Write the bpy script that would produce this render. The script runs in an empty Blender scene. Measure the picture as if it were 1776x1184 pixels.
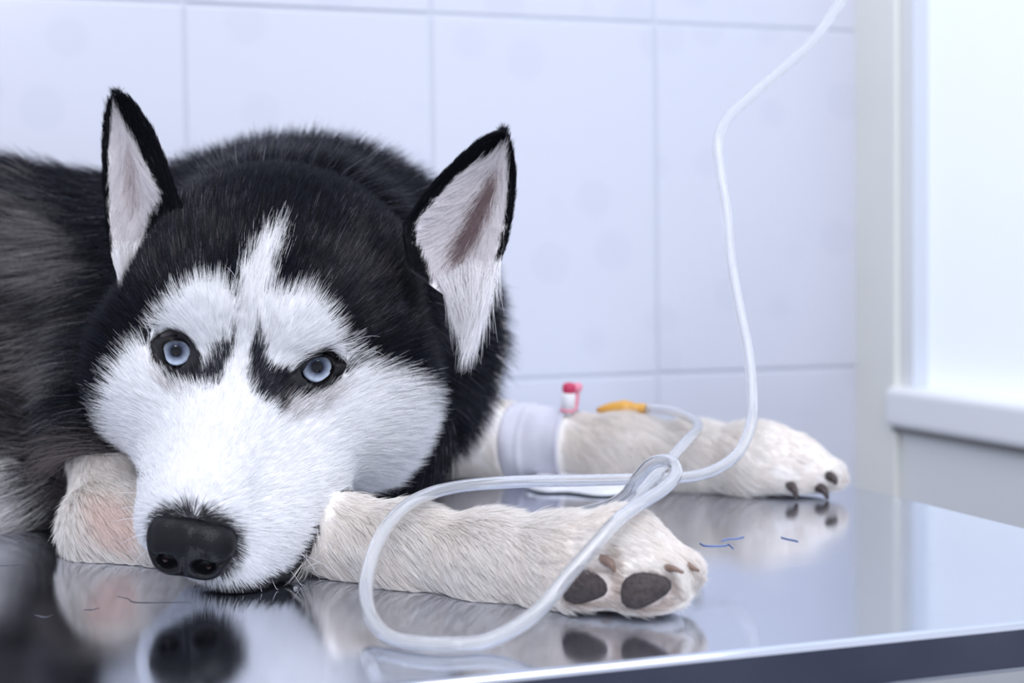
import bpy, bmesh, math, random
import numpy as np
from mathutils import Matrix, Vector

random.seed(7)
RNG = np.random.default_rng(11)
C = bpy.context.scene.collection
SC = bpy.context.scene

# ------------------------------------------------------------------ camera
CAM = np.array([0.0, 0.0, 0.1375])            # world origin: table-top level below the camera
FPX = 2684.25                                 # focal length for a 1776 px wide frame
PITCH, ROLL = 0.04818665, -0.01226513
cp, sp = math.cos(PITCH), math.sin(PITCH)
cr, sr = math.cos(ROLL), math.sin(ROLL)
_r = np.array([1, 0, 0.0]); _f = np.array([0, cp, -sp]); _u = np.array([0, sp, cp])
AX = np.array([cr * _r + sr * _u, -sr * _r + cr * _u, _f])
cam_d = bpy.data.cameras.new('camera')
cam_d.sensor_width = 36.0
cam_d.lens = FPX / 1776 * 36
cam_d.clip_start = 0.05
cam_d.dof.use_dof = True
cam_d.dof.focus_distance = 0.69
cam_d.dof.aperture_fstop = 7.5
cam = bpy.data.objects.new('camera', cam_d)
mw = Matrix.Identity(4)
for i in range(3):
    mw[i][0] = AX[0][i]; mw[i][1] = AX[1][i]; mw[i][2] = -AX[2][i]; mw[i][3] = CAM[i]
cam.matrix_world = mw
C.objects.link(cam)
SC.camera = cam

# ------------------------------------------------------------------ world, lights, exposure
w = bpy.data.worlds.new('world'); SC.world = w; w.use_nodes = True
w.node_tree.nodes['Background'].inputs[0].default_value = (0.83, 0.87, 1.0, 1)
w.node_tree.nodes['Background'].inputs[1].default_value = 0.79
SC.view_settings.view_transform = 'Standard'
SC.view_settings.look = 'None'
SC.view_settings.exposure = 0.55
SC.view_settings.gamma = 1.0
SC.view_settings.use_curve_mapping = False
SC.cycles.use_denoising = True


def area(name, loc, target, size, power, col):
    d = bpy.data.lights.new(name, 'AREA'); d.shape = 'RECTANGLE'
    d.size, d.size_y = size; d.energy = power; d.color = col
    o = bpy.data.objects.new(name, d); C.objects.link(o)
    o.location = loc
    o.rotation_euler = (Vector(target) - Vector(loc)).to_track_quat('-Z', 'Y').to_euler()
    return o


area('overhead_fill', (0.55, -0.35, 1.65), (-0.1, 0.72, 0.1), (1.3, 0.8), 11.5, (0.94, 0.95, 1.0))  # unseen area lights added overhead to brighten the dog from above and in front
area('overhead_fill', (-0.55, 0.25, 1.75), (-0.1, 0.8, 0.1), (1.0, 0.6), 4, (0.93, 0.95, 1.0))
area('catchlight_lamp', (0.10, -0.60, 0.80), (-0.12, 0.72, 0.1), (0.30, 0.07), 2.4, (0.95, 0.97, 1.0))  # unseen lamp added for a catchlight in the eyes and front light

# ------------------------------------------------------------------ projection helpers (real points at real depths)


def ray(px, py):
    return np.array([(px - 888) / FPX, -(py - 592) / FPX, 1.0]) @ AX


def at(px, py, y):
    d = ray(px, py)
    return CAM + d * (y / d[1])


def on_plane(px, py, z=0.0):
    d = ray(px, py)
    return CAM + d * ((z - CAM[2]) / d[2])


def project(P):
    q = (P - CAM) @ AX.T
    return np.stack([888 + FPX * q[:, 0] / q[:, 2], 592 - FPX * q[:, 1] / q[:, 2]], 1)


# ------------------------------------------------------------------ materials
def mat(name, col=(0.8, 0.8, 0.8), rough=0.5, metal=0.0, **kw):
    m = bpy.data.materials.new(name); m.use_nodes = True
    b = m.node_tree.nodes['Principled BSDF']
    b.inputs['Base Color'].default_value = (*col, 1)
    b.inputs['Roughness'].default_value = rough
    b.inputs['Metallic'].default_value = metal
    for k, v in kw.items():
        b.inputs[k.replace('_', ' ')].default_value = v
    return m


def nt(m):
    return m.node_tree.nodes, m.node_tree.links, m.node_tree.nodes['Principled BSDF']


def add_noise_tint(m, scale, c1, c2, coord='Object', detail=4, bump=0.0, lo=0.35, hi=0.65):
    N, L, b = nt(m)
    tc = N.new('ShaderNodeTexCoord'); n = N.new('ShaderNodeTexNoise'); r = N.new('ShaderNodeValToRGB')
    n.inputs['Scale'].default_value = scale; n.inputs['Detail'].default_value = detail
    r.color_ramp.elements[0].position = lo; r.color_ramp.elements[1].position = hi
    r.color_ramp.elements[0].color = (*c1, 1); r.color_ramp.elements[1].color = (*c2, 1)
    L.new(tc.outputs[coord], n.inputs['Vector']); L.new(n.outputs['Fac'], r.inputs['Fac'])
    L.new(r.outputs['Color'], b.inputs['Base Color'])
    if bump:
        bp = N.new('ShaderNodeBump'); bp.inputs['Strength'].default_value = bump; bp.inputs['Distance'].default_value = 0.002
        L.new(n.outputs['Fac'], bp.inputs['Height']); L.new(bp.outputs['Normal'], b.inputs['Normal'])
    return m


M_grout = mat('grout', (0.60, 0.63, 0.70), 0.9)
M_cream = add_noise_tint(mat('shading_cream', rough=0.6), 6, (0.79, 0.795, 0.75), (0.83, 0.835, 0.79))
M_wallp = add_noise_tint(mat('wall_paint', rough=0.65), 5, (0.76, 0.775, 0.78), (0.79, 0.805, 0.81))
M_frame = mat('window_frame_paint', (0.66, 0.70, 0.77), 0.45)
M_sill = mat('sill_plastic', (0.86, 0.88, 0.90), 0.35)
M_floor = add_noise_tint(mat('floor_vinyl', rough=0.85, Specular_IOR_Level=0.1), 9, (0.045, 0.048, 0.07), (0.075, 0.08, 0.11))
M_dark = mat('dark_grey', (0.25, 0.25, 0.24), 0.8)

# glazed tile with a faint print of rounded dots
M_tile = mat('glazed_tile', (0.80, 0.82, 0.88), 0.18)
N, L, b = nt(M_tile)
tc = N.new('ShaderNodeTexCoord'); oi = N.new('ShaderNodeObjectInfo')
add = N.new('ShaderNodeVectorMath'); add.operation = 'MULTIPLY_ADD'
add.inputs[1].default_value = (1, 1, 1)
comb = N.new('ShaderNodeCombineXYZ'); L.new(oi.outputs['Random'], comb.inputs['X']); L.new(oi.outputs['Random'], comb.inputs['Z'])
L.new(tc.outputs['Object'], add.inputs[0]); L.new(comb.outputs[0], add.inputs[2])
flat = N.new('ShaderNodeVectorMath'); flat.operation = 'MULTIPLY'; flat.inputs[1].default_value = (1, 0, 1)
L.new(add.outputs[0], flat.inputs[0])
vo = N.new('ShaderNodeTexVoronoi'); vo.inputs['Scale'].default_value = 17; vo.inputs['Randomness'].default_value = 0.55
L.new(flat.outputs[0], vo.inputs['Vector'])
rp = N.new('ShaderNodeValToRGB')
e = rp.color_ramp.elements
e[0].position = 0.26; e[0].color = (0.625, 0.645, 0.74, 1)
e[1].position = 0.34; e[1].color = (0.65, 0.67, 0.76, 1)
L.new(vo.outputs['Distance'], rp.inputs['Fac']); L.new(rp.outputs['Color'], b.inputs['Base Color'])

# daylight coming through frosted glass
M_pane = mat('frosted_daylight', (0.86, 0.90, 0.95), 0.4)
nb = M_pane.node_tree.nodes['Principled BSDF']
nb.inputs['Emission Color'].default_value = (0.86, 0.92, 1.0, 1)
nb.inputs['Emission Strength'].default_value = 0.16

# polished stainless steel with faint brushing, smudges
M_steel = mat('stainless_steel', (0.65, 0.69, 0.78), 0.1, 1.0)
N, L, b = nt(M_steel)
tc = N.new('ShaderNodeTexCoord'); mp = N.new('ShaderNodeMapping'); mp.inputs['Scale'].default_value = (4, 160, 0)
n1 = N.new('ShaderNodeTexNoise'); n1.inputs['Scale'].default_value = 6; n1.inputs['Detail'].default_value = 5
L.new(tc.outputs['Object'], mp.inputs['Vector']); L.new(mp.outputs[0], n1.inputs['Vector'])
n2 = N.new('ShaderNodeTexNoise'); n2.inputs['Scale'].default_value = 14; n2.inputs['Detail'].default_value = 6
L.new(tc.outputs['Object'], n2.inputs['Vector'])
mr = N.new('ShaderNodeMapRange'); mr.inputs['From Min'].default_value = 0.35; mr.inputs['From Max'].default_value = 0.7
mr.inputs['To Min'].default_value = 0.05; mr.inputs['To Max'].default_value = 0.15
L.new(n2.outputs['Fac'], mr.inputs['Value']); L.new(mr.outputs[0], b.inputs['Roughness'])
bp = N.new('ShaderNodeBump'); bp.inputs['Strength'].default_value = 0.035; bp.inputs['Distance'].default_value = 0.0006
L.new(n1.outputs['Fac'], bp.inputs['Height']); L.new(bp.outputs[0], b.inputs['Normal'])

M_rubber = mat('rubber_foot', (0.03, 0.03, 0.03), 0.8)
M_tube = mat('clear_tubing', (0.97, 0.98, 1.0), 0.06, Transmission_Weight=0.86, IOR=1.40)
M_tape = add_noise_tint(mat('surgical_tape', rough=0.45), 40, (0.56, 0.56, 0.65), (0.66, 0.66, 0.74), bump=0.3)
M_gauze = add_noise_tint(mat('gauze', rough=0.8), 300, (0.78, 0.79, 0.86), (0.88, 0.89, 0.94), bump=0.3)
M_port = mat('white_plastic', (0.80, 0.80, 0.84), 0.3)
M_pink = mat('pink_plastic', (0.80, 0.28, 0.38), 0.35)
M_red = mat('red_plastic', (0.52, 0.03, 0.10), 0.35)
M_yellow = mat('amber_plastic', (0.80, 0.42, 0.07), 0.35, Transmission_Weight=0.15)
M_nose = mat('nose_leather', (0.005, 0.005, 0.007), 0.36, Specular_IOR_Level=0.20)
N, L, b = nt(M_nose)
vo = N.new('ShaderNodeTexVoronoi'); vo.inputs['Scale'].default_value = 900
tc = N.new('ShaderNodeTexCoord'); L.new(tc.outputs['Object'], vo.inputs['Vector'])
bp = N.new('ShaderNodeBump'); bp.inputs['Strength'].default_value = 0.2; bp.inputs['Distance'].default_value = 0.0005
L.new(vo.outputs['Distance'], bp.inputs['Height']); L.new(bp.outputs[0], b.inputs['Normal'])
M_nostril = mat('nostril_skin', (0.04, 0.020, 0.022), 0.3)
M_lid = mat('eyelid_skin', (0.008, 0.007, 0.009), 0.4, Specular_IOR_Level=0.2)
M_sclera = mat('sclera', (0.05, 0.04, 0.045), 0.25)
M_caruncle = mat('caruncle', (0.16, 0.06, 0.07), 0.2)
M_pupil = mat('pupil', (0.003, 0.004, 0.010), 0.6, Specular_IOR_Level=0.05)
M_pad = add_noise_tint(mat('paw_pad_skin', rough=0.6), 500, (0.030, 0.022, 0.023), (0.055, 0.042, 0.043), bump=0.6)
M_claw = mat('pale_claw', (0.20, 0.13, 0.10), 0.35)
M_darkclaw = mat('dark_claw', (0.05, 0.035, 0.035), 0.35)
M_cornea = bpy.data.materials.new('cornea'); M_cornea.use_nodes = True
N, L = M_cornea.node_tree.nodes, M_cornea.node_tree.links
N.remove(N['Principled BSDF'])
tr_ = N.new('ShaderNodeBsdfTransparent'); gl_ = N.new('ShaderNodeBsdfGlossy'); gl_.inputs['Roughness'].default_value = 0.015
fr_ = N.new('ShaderNodeFresnel'); fr_.inputs['IOR'].default_value = 1.27
mx_ = N.new('ShaderNodeMixShader'); L.new(fr_.outputs[0], mx_.inputs[0]); L.new(tr_.outputs[0], mx_.inputs[1]); L.new(gl_.outputs[0], mx_.inputs[2])
L.new(mx_.outputs[0], N['Material Output'].inputs['Surface'])

# iris: colour by distance from the centre of the disc (object coordinates, radius 1 = iris edge)
M_iris = mat('pale_blue_iris', (0.4, 0.5, 0.7), 0.6, Specular_IOR_Level=0.1)
N, L, b = nt(M_iris)
at_ = N.new('ShaderNodeAttribute'); at_.attribute_name = 'iris'
L.new(at_.outputs['Color'], b.inputs['Base Color'])


def fur_material():
    m = bpy.data.materials.new('husky_fur'); m.use_nodes = True
    N, L = m.node_tree.nodes, m.node_tree.links
    for n in list(N): N.remove(n)
    out = N.new('ShaderNodeOutputMaterial')
    at = N.new('ShaderNodeAttribute'); at.attribute_name = 'fur_color'
    p = N.new('ShaderNodeBsdfPrincipled'); p.inputs['Roughness'].default_value = 0.16
    p.inputs['Specular IOR Level'].default_value = 0.13
    t = N.new('ShaderNodeBsdfTranslucent'); mx = N.new('ShaderNodeMixShader'); mx.inputs[0].default_value = 0.35
    L.new(at.outputs['Color'], p.inputs['Base Color']); L.new(at.outputs['Color'], t.inputs['Color'])
    L.new(p.outputs[0], mx.inputs[1]); L.new(t.outputs[0], mx.inputs[2]); L.new(mx.outputs[0], out.inputs['Surface'])
    return m


M_fur = fur_material()
M_skin = mat('undercoat', (0.5, 0.5, 0.5), 0.9)
N, L, b = nt(M_skin)
at_ = N.new('ShaderNodeAttribute'); at_.attribute_name = 'coat'
L.new(at_.outputs['Color'], b.inputs['Base Color'])


# ------------------------------------------------------------------ object helpers
def tag(o, label=None, cat=None, group=None, kind=None):
    if label: o['label'] = label
    if cat: o['category'] = cat
    if group: o['group'] = group
    if kind: o['kind'] = kind
    return o


def empty(name, loc, **kw):
    o = bpy.data.objects.new(name, None); o.location = [float(v) for v in loc]; o.empty_display_size = 0.05
    C.objects.link(o); tag(o, **kw)
    return o


def wloc(o):
    v = np.zeros(3)
    while o is not None:
        v = v + np.array(o.location); o = o.parent
    return v


def obj(name, verts, faces, m, parent=None, smooth=True):
    verts = np.asarray(verts, float)
    if parent is not None: verts = verts - wloc(parent)
    me = bpy.data.meshes.new(name)
    me.from_pydata([tuple(map(float, v)) for v in verts], [], [tuple(map(int, f)) for f in faces])
    if smooth: me.polygons.foreach_set('use_smooth', [True] * len(me.polygons))
    me.materials.append(m); me.update()
    o = bpy.data.objects.new(name, me); C.objects.link(o)
    if parent is not None: o.parent = parent
    return o


def big_mesh(name, V, F, m, parent=None):
    """fast path for large quad meshes"""
    if parent is not None: V = V - wloc(parent)
    me = bpy.data.meshes.new(name)
    me.vertices.add(len(V)); me.vertices.foreach_set('co', V.astype(np.float32).ravel())
    me.loops.add(F.size); me.loops.foreach_set('vertex_index', F.astype(np.int32).ravel())
    me.polygons.add(len(F)); me.polygons.foreach_set('loop_start', np.arange(0, F.size, F.shape[1], dtype=np.int32))
    me.polygons.foreach_set('use_smooth', np.ones(len(F), bool))
    me.update(calc_edges=True); me.validate()
    me.materials.append(m)
    o = bpy.data.objects.new(name, me); C.objects.link(o)
    if parent is not None: o.parent = parent
    return o


def bm_obj(name, bm, m, parent=None, smooth=False, loc=None, rot=None):
    me = bpy.data.meshes.new(name); bm.to_mesh(me); bm.free()
    if smooth: me.polygons.foreach_set('use_smooth', [True] * len(me.polygons))
    me.materials.append(m)
    o = bpy.data.objects.new(name, me); C.objects.link(o)
    if parent is not None: o.parent = parent
    if loc is not None: o.location = [float(v) for v in loc]
    if rot is not None: o.rotation_euler = rot
    return o


def box_bm(x0, x1, y0, y1, z0, z1, bev=0.0, seg=2):
    bm = bmesh.new(); bmesh.ops.create_cube(bm, size=1)
    for v in bm.verts:
        v.co = Vector(((x0 + x1) / 2 + v.co.x * (x1 - x0), (y0 + y1) / 2 + v.co.y * (y1 - y0), (z0 + z1) / 2 + v.co.z * (z1 - z0)))
    if bev: bmesh.ops.bevel(bm, geom=bm.edges[:], offset=bev, segments=seg, profile=0.5, affect='EDGES')
    return bm


def catmull(P, n):
    P = np.asarray(P, float)
    Q = np.vstack([2 * P[0] - P[1], P, 2 * P[-1] - P[-2]])
    out = []
    for i in range(1, len(Q) - 2):
        for t in np.linspace(0, 1, n, endpoint=False):
            a, b_, c, d = Q[i - 1], Q[i], Q[i + 1], Q[i + 2]
            out.append(0.5 * (2 * b_ + (c - a) * t + (2 * a - 5 * b_ + 4 * c - d) * t * t + (3 * b_ - a - 3 * c + d) * t ** 3))
    out.append(Q[-2])
    return np.array(out)


def resample(P, n):
    d = np.r_[0, np.cumsum(np.linalg.norm(np.diff(P, axis=0), axis=1))]
    s = np.linspace(0, d[-1], n)
    return np.stack([np.interp(s, d, P[:, k]) for k in range(P.shape[1])], 1)


def frames(P):
    T = np.gradient(P, axis=0); T /= np.linalg.norm(T, axis=1)[:, None] + 1e-12
    u = np.cross(T[0], [0.3, 0.2, 1.0]); u /= np.linalg.norm(u)
    U = []
    for t in T:
        u = u - t * (u @ t); u /= np.linalg.norm(u); U.append(u)
    U = np.array(U)
    return T, U, np.cross(T, U)


def sweep(P, rad, ns=12, inner=0.0, cap=True):
    """tube along P, hollow when inner > 0"""
    P = np.asarray(P); rad = np.broadcast_to(rad, (len(P),))
    T, U, W = frames(P)
    V, F = [], []

    def skin(rr, flip):
        base = len(V)
        for i in range(len(P)):
            for k in range(ns):
                a = 2 * math.pi * k / ns
                V.append(P[i] + rr[i] * (math.cos(a) * U[i] + math.sin(a) * W[i]))
        for i in range(len(P) - 1):
            for k in range(ns):
                q = [base + i * ns + k, base + i * ns + (k + 1) % ns, base + (i + 1) * ns + (k + 1) % ns, base + (i + 1) * ns + k]
                F.append(q[::-1] if flip else q)
        return base
    b0 = skin(rad, False)
    if inner > 0:
        b1 = skin(rad * inner, True)
        for i, fl in ((0, True), (len(P) - 1, False)):
            for k in range(ns):
                k2 = (k + 1) % ns
                q = [b0 + i * ns + k, b0 + i * ns + k2, b1 + i * ns + k2, b1 + i * ns + k]
                F.append(q[::-1] if fl else q)
    elif cap:
        F.append([b0 + k for k in range(ns)][::-1]); F.append([b0 + (len(P) - 1) * ns + k for k in range(ns)])
    return np.array(V), F


# ------------------------------------------------------------------ the room
YAW = 0.32418562                               # the room stands turned to the camera's view
A = np.array([math.cos(YAW), math.sin(YAW), 0.0])      # along the back wall, to the right
B = np.array([math.sin(YAW), -math.cos(YAW), 0.0])     # away from the back wall, into the room
W0 = np.array([0.124, 1.334, 0.0])             # a vertical joint of the tiling
ZJ = 0.0435                                    # height of a horizontal joint


def room(a, b_, z):
    return W0 + a * A + b_ * B + np.array([0, 0, z])


ROT = (0, 0, YAW)                               # local +x = A, local -y = B
FLOOR_Z = -0.86
bm_obj('floor', box_bm(-3.2, 3.4, -6.0, 0.3, FLOOR_Z - 0.05, FLOOR_Z), M_floor, loc=room(0, 0, 0), rot=ROT)['kind'] = 'structure'
wall_back = bm_obj('wall_back', box_bm(-2.2, 0.62, -0.0026, 0.12, FLOOR_Z, 1.75), M_grout, loc=room(0, 0, 0), rot=ROT)
wall_back['kind'] = 'structure'
TW, TH, GAP = 0.198, 0.2995, 0.0024
tile_me = None
for i in range(-7, 1):
    for j in range(-2, 4):
        if tile_me is None:
            bm = box_bm(GAP / 2, TW - GAP / 2, -0.004, 0.006, GAP / 2, TH - GAP / 2, 0.0016, 2)
            o = bm_obj('tile', bm, M_tile, wall_back); tile_me = o.data
        else:
            o = bpy.data.objects.new('tile', tile_me); C.objects.link(o); o.parent = wall_back
        o.location = (i * TW, random.uniform(-0.0004, 0.0004), ZJ + j * TH)

CORNER = 0.2005                                # where the tiling meets the corner strip
XR = CORNER                                   # the right wall's face
wr = bpy.data.objects.new('wall_right', None)
S0, S1 = 0.083, 0.98                           # the window opening along the right wall
Z_SILL = 0.0300                                  # sill top
bm = bmesh.new()


def addbox(bm, *a, bev=0.0):
    t = box_bm(*a, bev=bev); me = bpy.data.meshes.new('t'); t.to_mesh(me); t.free(); bm.from_mesh(me); bpy.data.meshes.remove(me)


addbox(bm, XR, XR + 0.12, -S0, 0.0, FLOOR_Z, 1.75)
addbox(bm, XR, XR + 0.12, -S1, -S0, FLOOR_Z, Z_SILL - 0.03)
addbox(bm, XR, XR + 0.12, -S1, -S0, 1.30, 1.75)
addbox(bm, XR, XR + 0.12, -1.06, -S1, FLOOR_Z, 1.75)
wall_right = bm_obj('wall_right', bm, M_wallp, loc=room(0, 0, 0), rot=ROT); wall_right['kind'] = 'structure'
bm = box_bm(XR - 0.006, XR, -0.068, 0.0, FLOOR_Z, 1.75, 0.002)
shading_strip = bm_obj('shading_strip_1', bm, M_cream, loc=room(0, 0, 0), rot=ROT); shading_strip['kind'] = 'structure'  # added strip; its lighter cream stands in for shading on the wall
win = empty('window_1', room(XR, 0.5, Z_SILL), kind='structure')
win.rotation_euler = ROT


def wpart(name, x0, x1, y0, y1, z0, z1, m, bev=0.0, parent=None, seg=3):
    o_ = np.array([XR, -0.5, Z_SILL])
    return bm_obj(name, box_bm(x0 + XR - o_[0], x1 + XR - o_[0], y0 - o_[1], y1 - o_[1], z0 - o_[2], z1 - o_[2], bev, seg), m, parent or win)


wpart('window_frame', 0.0005, 0.05, -S0 - 0.002, -S0, Z_SILL, 1.30, M_frame)
wpart('pane', 0.0160, 0.022, -S1, -S0 - 0.002, Z_SILL, 1.30, M_pane)
wpart('window_frame', 0.02, 0.05, -S1, -S1 + 0.03, Z_SILL, 1.30, M_frame, 0.001)
wpart('sill', -0.014, 0.05, -S1, -0.062, Z_SILL - 0.034, Z_SILL, M_sill, 0.006)
wpart('under_sill_strip', -0.0065, 0.0, -S1, -0.064, Z_SILL - 0.0385, Z_SILL - 0.034, M_dark)  # dark strip along the underside of the sill

# ------------------------------------------------------------------ the steel table
tf1, tf2 = on_plane(700, 1184), on_plane(1776, 1080)
mid = (tf1 + tf2) / 2
FRONT = (mid - W0) @ B                          # distance of the front edge from the wall
tr = (on_plane(1776, 914) + on_plane(1493, 844)) / 2
RIGHT = (tr - W0) @ A
TX0, TX1, TY0, TY1 = RIGHT - 1.35, RIGHT, -FRONT, -0.03
table = empty('steel_table', room((TX0 + TX1) / 2, (-TY0 - TY1) / 2, 0), label='polished stainless steel examination table that the husky lies on', cat='table')
table.rotation_euler = ROT
ox, oy = (TX0 + TX1) / 2, (TY0 + TY1) / 2
hx, hy = (TX1 - TX0) / 2, (TY1 - TY0) / 2
bm_obj('table_top', box_bm(-hx, hx, -hy, hy, -0.0195, 0.0, 0.0028, 6), M_steel, table)
for x_ in (-1, 1):
    for y_ in (-1, 1):
        lx, ly = x_ * (hx - 0.30), y_ * (hy - 0.07)
        lg = bm_obj('leg', box_bm(lx - 0.02, lx + 0.02, ly - 0.02, ly + 0.02, FLOOR_Z + 0.02, -0.0195, 0.003), M_steel, table)
        bm_obj('rubber_foot', box_bm(lx - 0.024, lx + 0.024, ly - 0.024, ly + 0.024, FLOOR_Z, FLOOR_Z + 0.021, 0.003), M_rubber, lg)
bm_obj('stretcher', box_bm(-hx + 0.30, hx - 0.30, hy - 0.085, hy - 0.055, -0.70, -0.67, 0.003), M_steel, table)

#@@DOG
# ------------------------------------------------------------------ the husky: distance field of the body
S_ = 0.975
HM = np.array([[0.9851, -0.0618, 0.1605], [-0.0065, -0.9459, -0.3245], [-0.1719, -0.3187, 0.9321]])   # head axes: right, muzzle, crown
HT = CAM + S_ * (np.array([-0.12549, 0.73391, 0.0926]) - CAM)                                        # midpoint between the eyes


def h2w(l):
    return HT + S_ * (np.asarray(l, float) @ HM.T)


def w2h(p):
    return (p - HT) @ HM / S_


def cone(a, b_, ra, rb):
    a, b_ = np.asarray(a, float), np.asarray(b_, float); ab = b_ - a; l2 = ab @ ab; R = max(ra, rb)

    def fn(P):
        q = P - a; t = np.clip(q @ ab / l2, 0, 1)
        return np.linalg.norm(q - t[..., None] * ab, axis=-1) - (ra + (rb - ra) * t)
    return fn, np.minimum(a, b_) - R, np.maximum(a, b_) + R


def ell(c, r, rot=None):
    c, r = np.asarray(c, float), np.asarray(r, float); rm = r.max()
    Rm = np.eye(3) if rot is None else rot

    def fn(P):
        q = (P - c) @ Rm
        k0 = np.linalg.norm(q / r, axis=-1); k1 = np.linalg.norm(q / (r * r), axis=-1)
        return k0 * (k0 - 1) / np.maximum(k1, 1e-9)
    return fn, c - rm, c + rm


def hell(c, r):                                   # ellipsoid in head axes
    return ell(h2w(c), np.array(r) * S_, HM)


def hcone(a, b_, ra, rb):
    return cone(h2w(a), h2w(b_), ra * S_, rb * S_)


PR = []                                           # (group, primitive, blend)


def add_p(g, prim, k): PR.append((g, prim, k))


def chain(g, pts, k):
    for (a, ra), (b_, rb) in zip(pts[:-1], pts[1:]): add_p(g, cone(a, b_, ra, rb), k)


# head
add_p('head', hell((0, -.066, .018), (.060, .064, .048)), .02)
add_p('head', hell((0, -.026, .016), (.046, .030, .034)), .02)
add_p('head', hell((0, -.008, -.020), (.038, .026, .030)), .02)
add_p('head', hcone((0, .0, -.030), (0, .076, -.038), .034, .0225), .02)
for s in (-1, 1):
    add_p('head', hcone((s * .022, .005, -.050), (s * .013, .070, -.049), .024, .0165), .012)
    add_p('head', hell((s * .050, -.042, -.030), (.032, .042, .040)), .03)
    add_p('head', hell((s * .034, -.010, -.022), (.022, .020, .018)), .02)
    add_p('head', hell((s * .020, -.006, .024), (.016, .014, .014)), .015)
add_p('head', hcone((0, -.03, -.060), (0, .062, -.067), .030, .0125), .015)
chain('head', [(at(522, 842, .705), .0185), (at(470, 912, .685), .0172), (at(418, 985, .662), .0108)], .02)   # flew pushed out on the foreleg
# neck and trunk
add_p('neck', cone(h2w((0, -.085, .0)), (-.118, .875, .106), .062, .092), .04)
add_p('torso', cone((-.125, .92, .098), (-.34, .95, .094), .088, .092), .05)
add_p('torso', cone((-.34, .95, .094), (-.62, .96, .090), .092, .085), .05)
add_p('torso', ell((-.33, .866, .030), (.16, .060, .036)), .025)
add_p('torso', ell((-.13, .86, .055), (.085, .07, .055)), .03)
add_p('torso', ell((-.60, .90, .065), (.085, .085, .065)), .03)
add_p('torso', cone((-.33, .87, .05), (-.60, .86, .045), .055, .05), .05)
# near foreleg
add_p('near', cone((-.20, .865, .080), (-.195, .778, .032), .056, .026), .03)
NEAR = [(at(200, 908, .752), .0245), (at(330, 930, .735), .022), (at(560, 927, .703), .0195), (at(700, 949, .675), .0160), (at(850, 968, .650), .0162), (at(960, 978, .634), .0168), (at(1060, 972, .619), .0195)]
chain('near', NEAR, .012)
add_p('near', cone(at(1000, 975, .628), at(1022, 1020, .614), .016, .0145), .008)
add_p('near', cone(at(1070, 965, .620), at(1120, 1018, .606), .0175, .0165), .007)
add_p('near', cone(at(1085, 950, .632), at(1156, 990, .618), .0165, .0105), .008)
add_p('near', cone(at(1156, 988, .618), at(1190, 986, .616), .0095, .0055), .008)
# far foreleg
add_p('far', cone((-.06, .95, .085), (-.045, .995, .036), .058, .034), .03)
FAR = [(at(790, 772, 1.01), .028), (at(870, 772, 1.00), .0255), (at(960, 772, .985), .0205), (at(1080, 782, .965), .0205), (at(1200, 795, .945), .0195), (at(1300, 800, .925), .0200), (at(1370, 806, .915), .0185)]
chain('far', FAR, .012)
add_p('far', cone(at(1310, 800, .92), at(1375, 838, .905), .0175, .0085), .008)
add_p('far', cone(at(1340, 790, .918), at(1435, 822, .905), .0170, .0105), .008)
add_p('far', cone(at(1330, 815, .928), at(1410, 845, .912), .0150, .0075), .008)
# eyeballs sit in carved sockets
EYE_R = .0105
EYES = []
for (ix, iy, d, pr) in ((305.5, 609, .7105, 26.0), (550.5, 636, .7115, 28.5)):
    front = at(ix, iy, d); g_ = (CAM - front) / np.linalg.norm(CAM - front)
    EYES.append((front - g_ * EYE_R, g_, pr / FPX * d))


def axis(parts):
    return np.concatenate([np.arange(a, b_, st) for a, b_, st in parts])


gx = axis([(-.74, -.30, .008), (-.30, -.24, .004), (-.24, .24, .0023)])
gy = axis([(.555, .80, .0023), (.80, 1.03, .0034), (1.03, 1.10, .006)])
gz = axis([(-.012, .225, .0023)])
D = np.full((len(gx), len(gy), len(gz)), .05, np.float32)
DL = D.copy()                                     # forelegs are blended on their own, then joined at the shoulders


def smin(a, b_, k):
    h = np.maximum(k - np.abs(a - b_), 0) / k
    return np.minimum(a, b_) - h * h * k * .25


for g, (fn, lo, hi), k in PR:
    pad = .05 + k
    sl = [slice(max(np.searchsorted(ax, lo[i] - pad) - 1, 0), min(np.searchsorted(ax, hi[i] + pad) + 1, len(ax))) for i, ax in enumerate((gx, gy, gz))]
    X = np.stack(np.meshgrid(gx[sl[0]], gy[sl[1]], gz[sl[2]], indexing='ij'), -1)
    T_ = DL if g in ('near', 'far') else D
    T_[tuple(sl)] = smin(T_[tuple(sl)], fn(X).astype(np.float32), k)
kk = (.002 + .03 * np.clip((gy - .80) / .08, 0, 1)).astype(np.float32)[None, :, None]
D = smin(D, DL, kk)
for ec, g_, pr in EYES:
    sl = [slice(np.searchsorted(ax, ec[i] - .03), np.searchsorted(ax, ec[i] + .03)) for i, ax in enumerate((gx, gy, gz))]
    X = np.stack(np.meshgrid(gx[sl[0]], gy[sl[1]], gz[sl[2]], indexing='ij'), -1)
    c_ = ec + g_ * .004
    d_ = -(np.linalg.norm(X - c_, axis=-1) - (EYE_R + .0012)).astype(np.float32)
    D[tuple(sl)] = -smin(-D[tuple(sl)], -d_, .004)
zz = (.0012 - gz).astype(np.float32)[None, None, :]
D = -smin(-D, -np.broadcast_to(zz, D.shape), .004)


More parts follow.
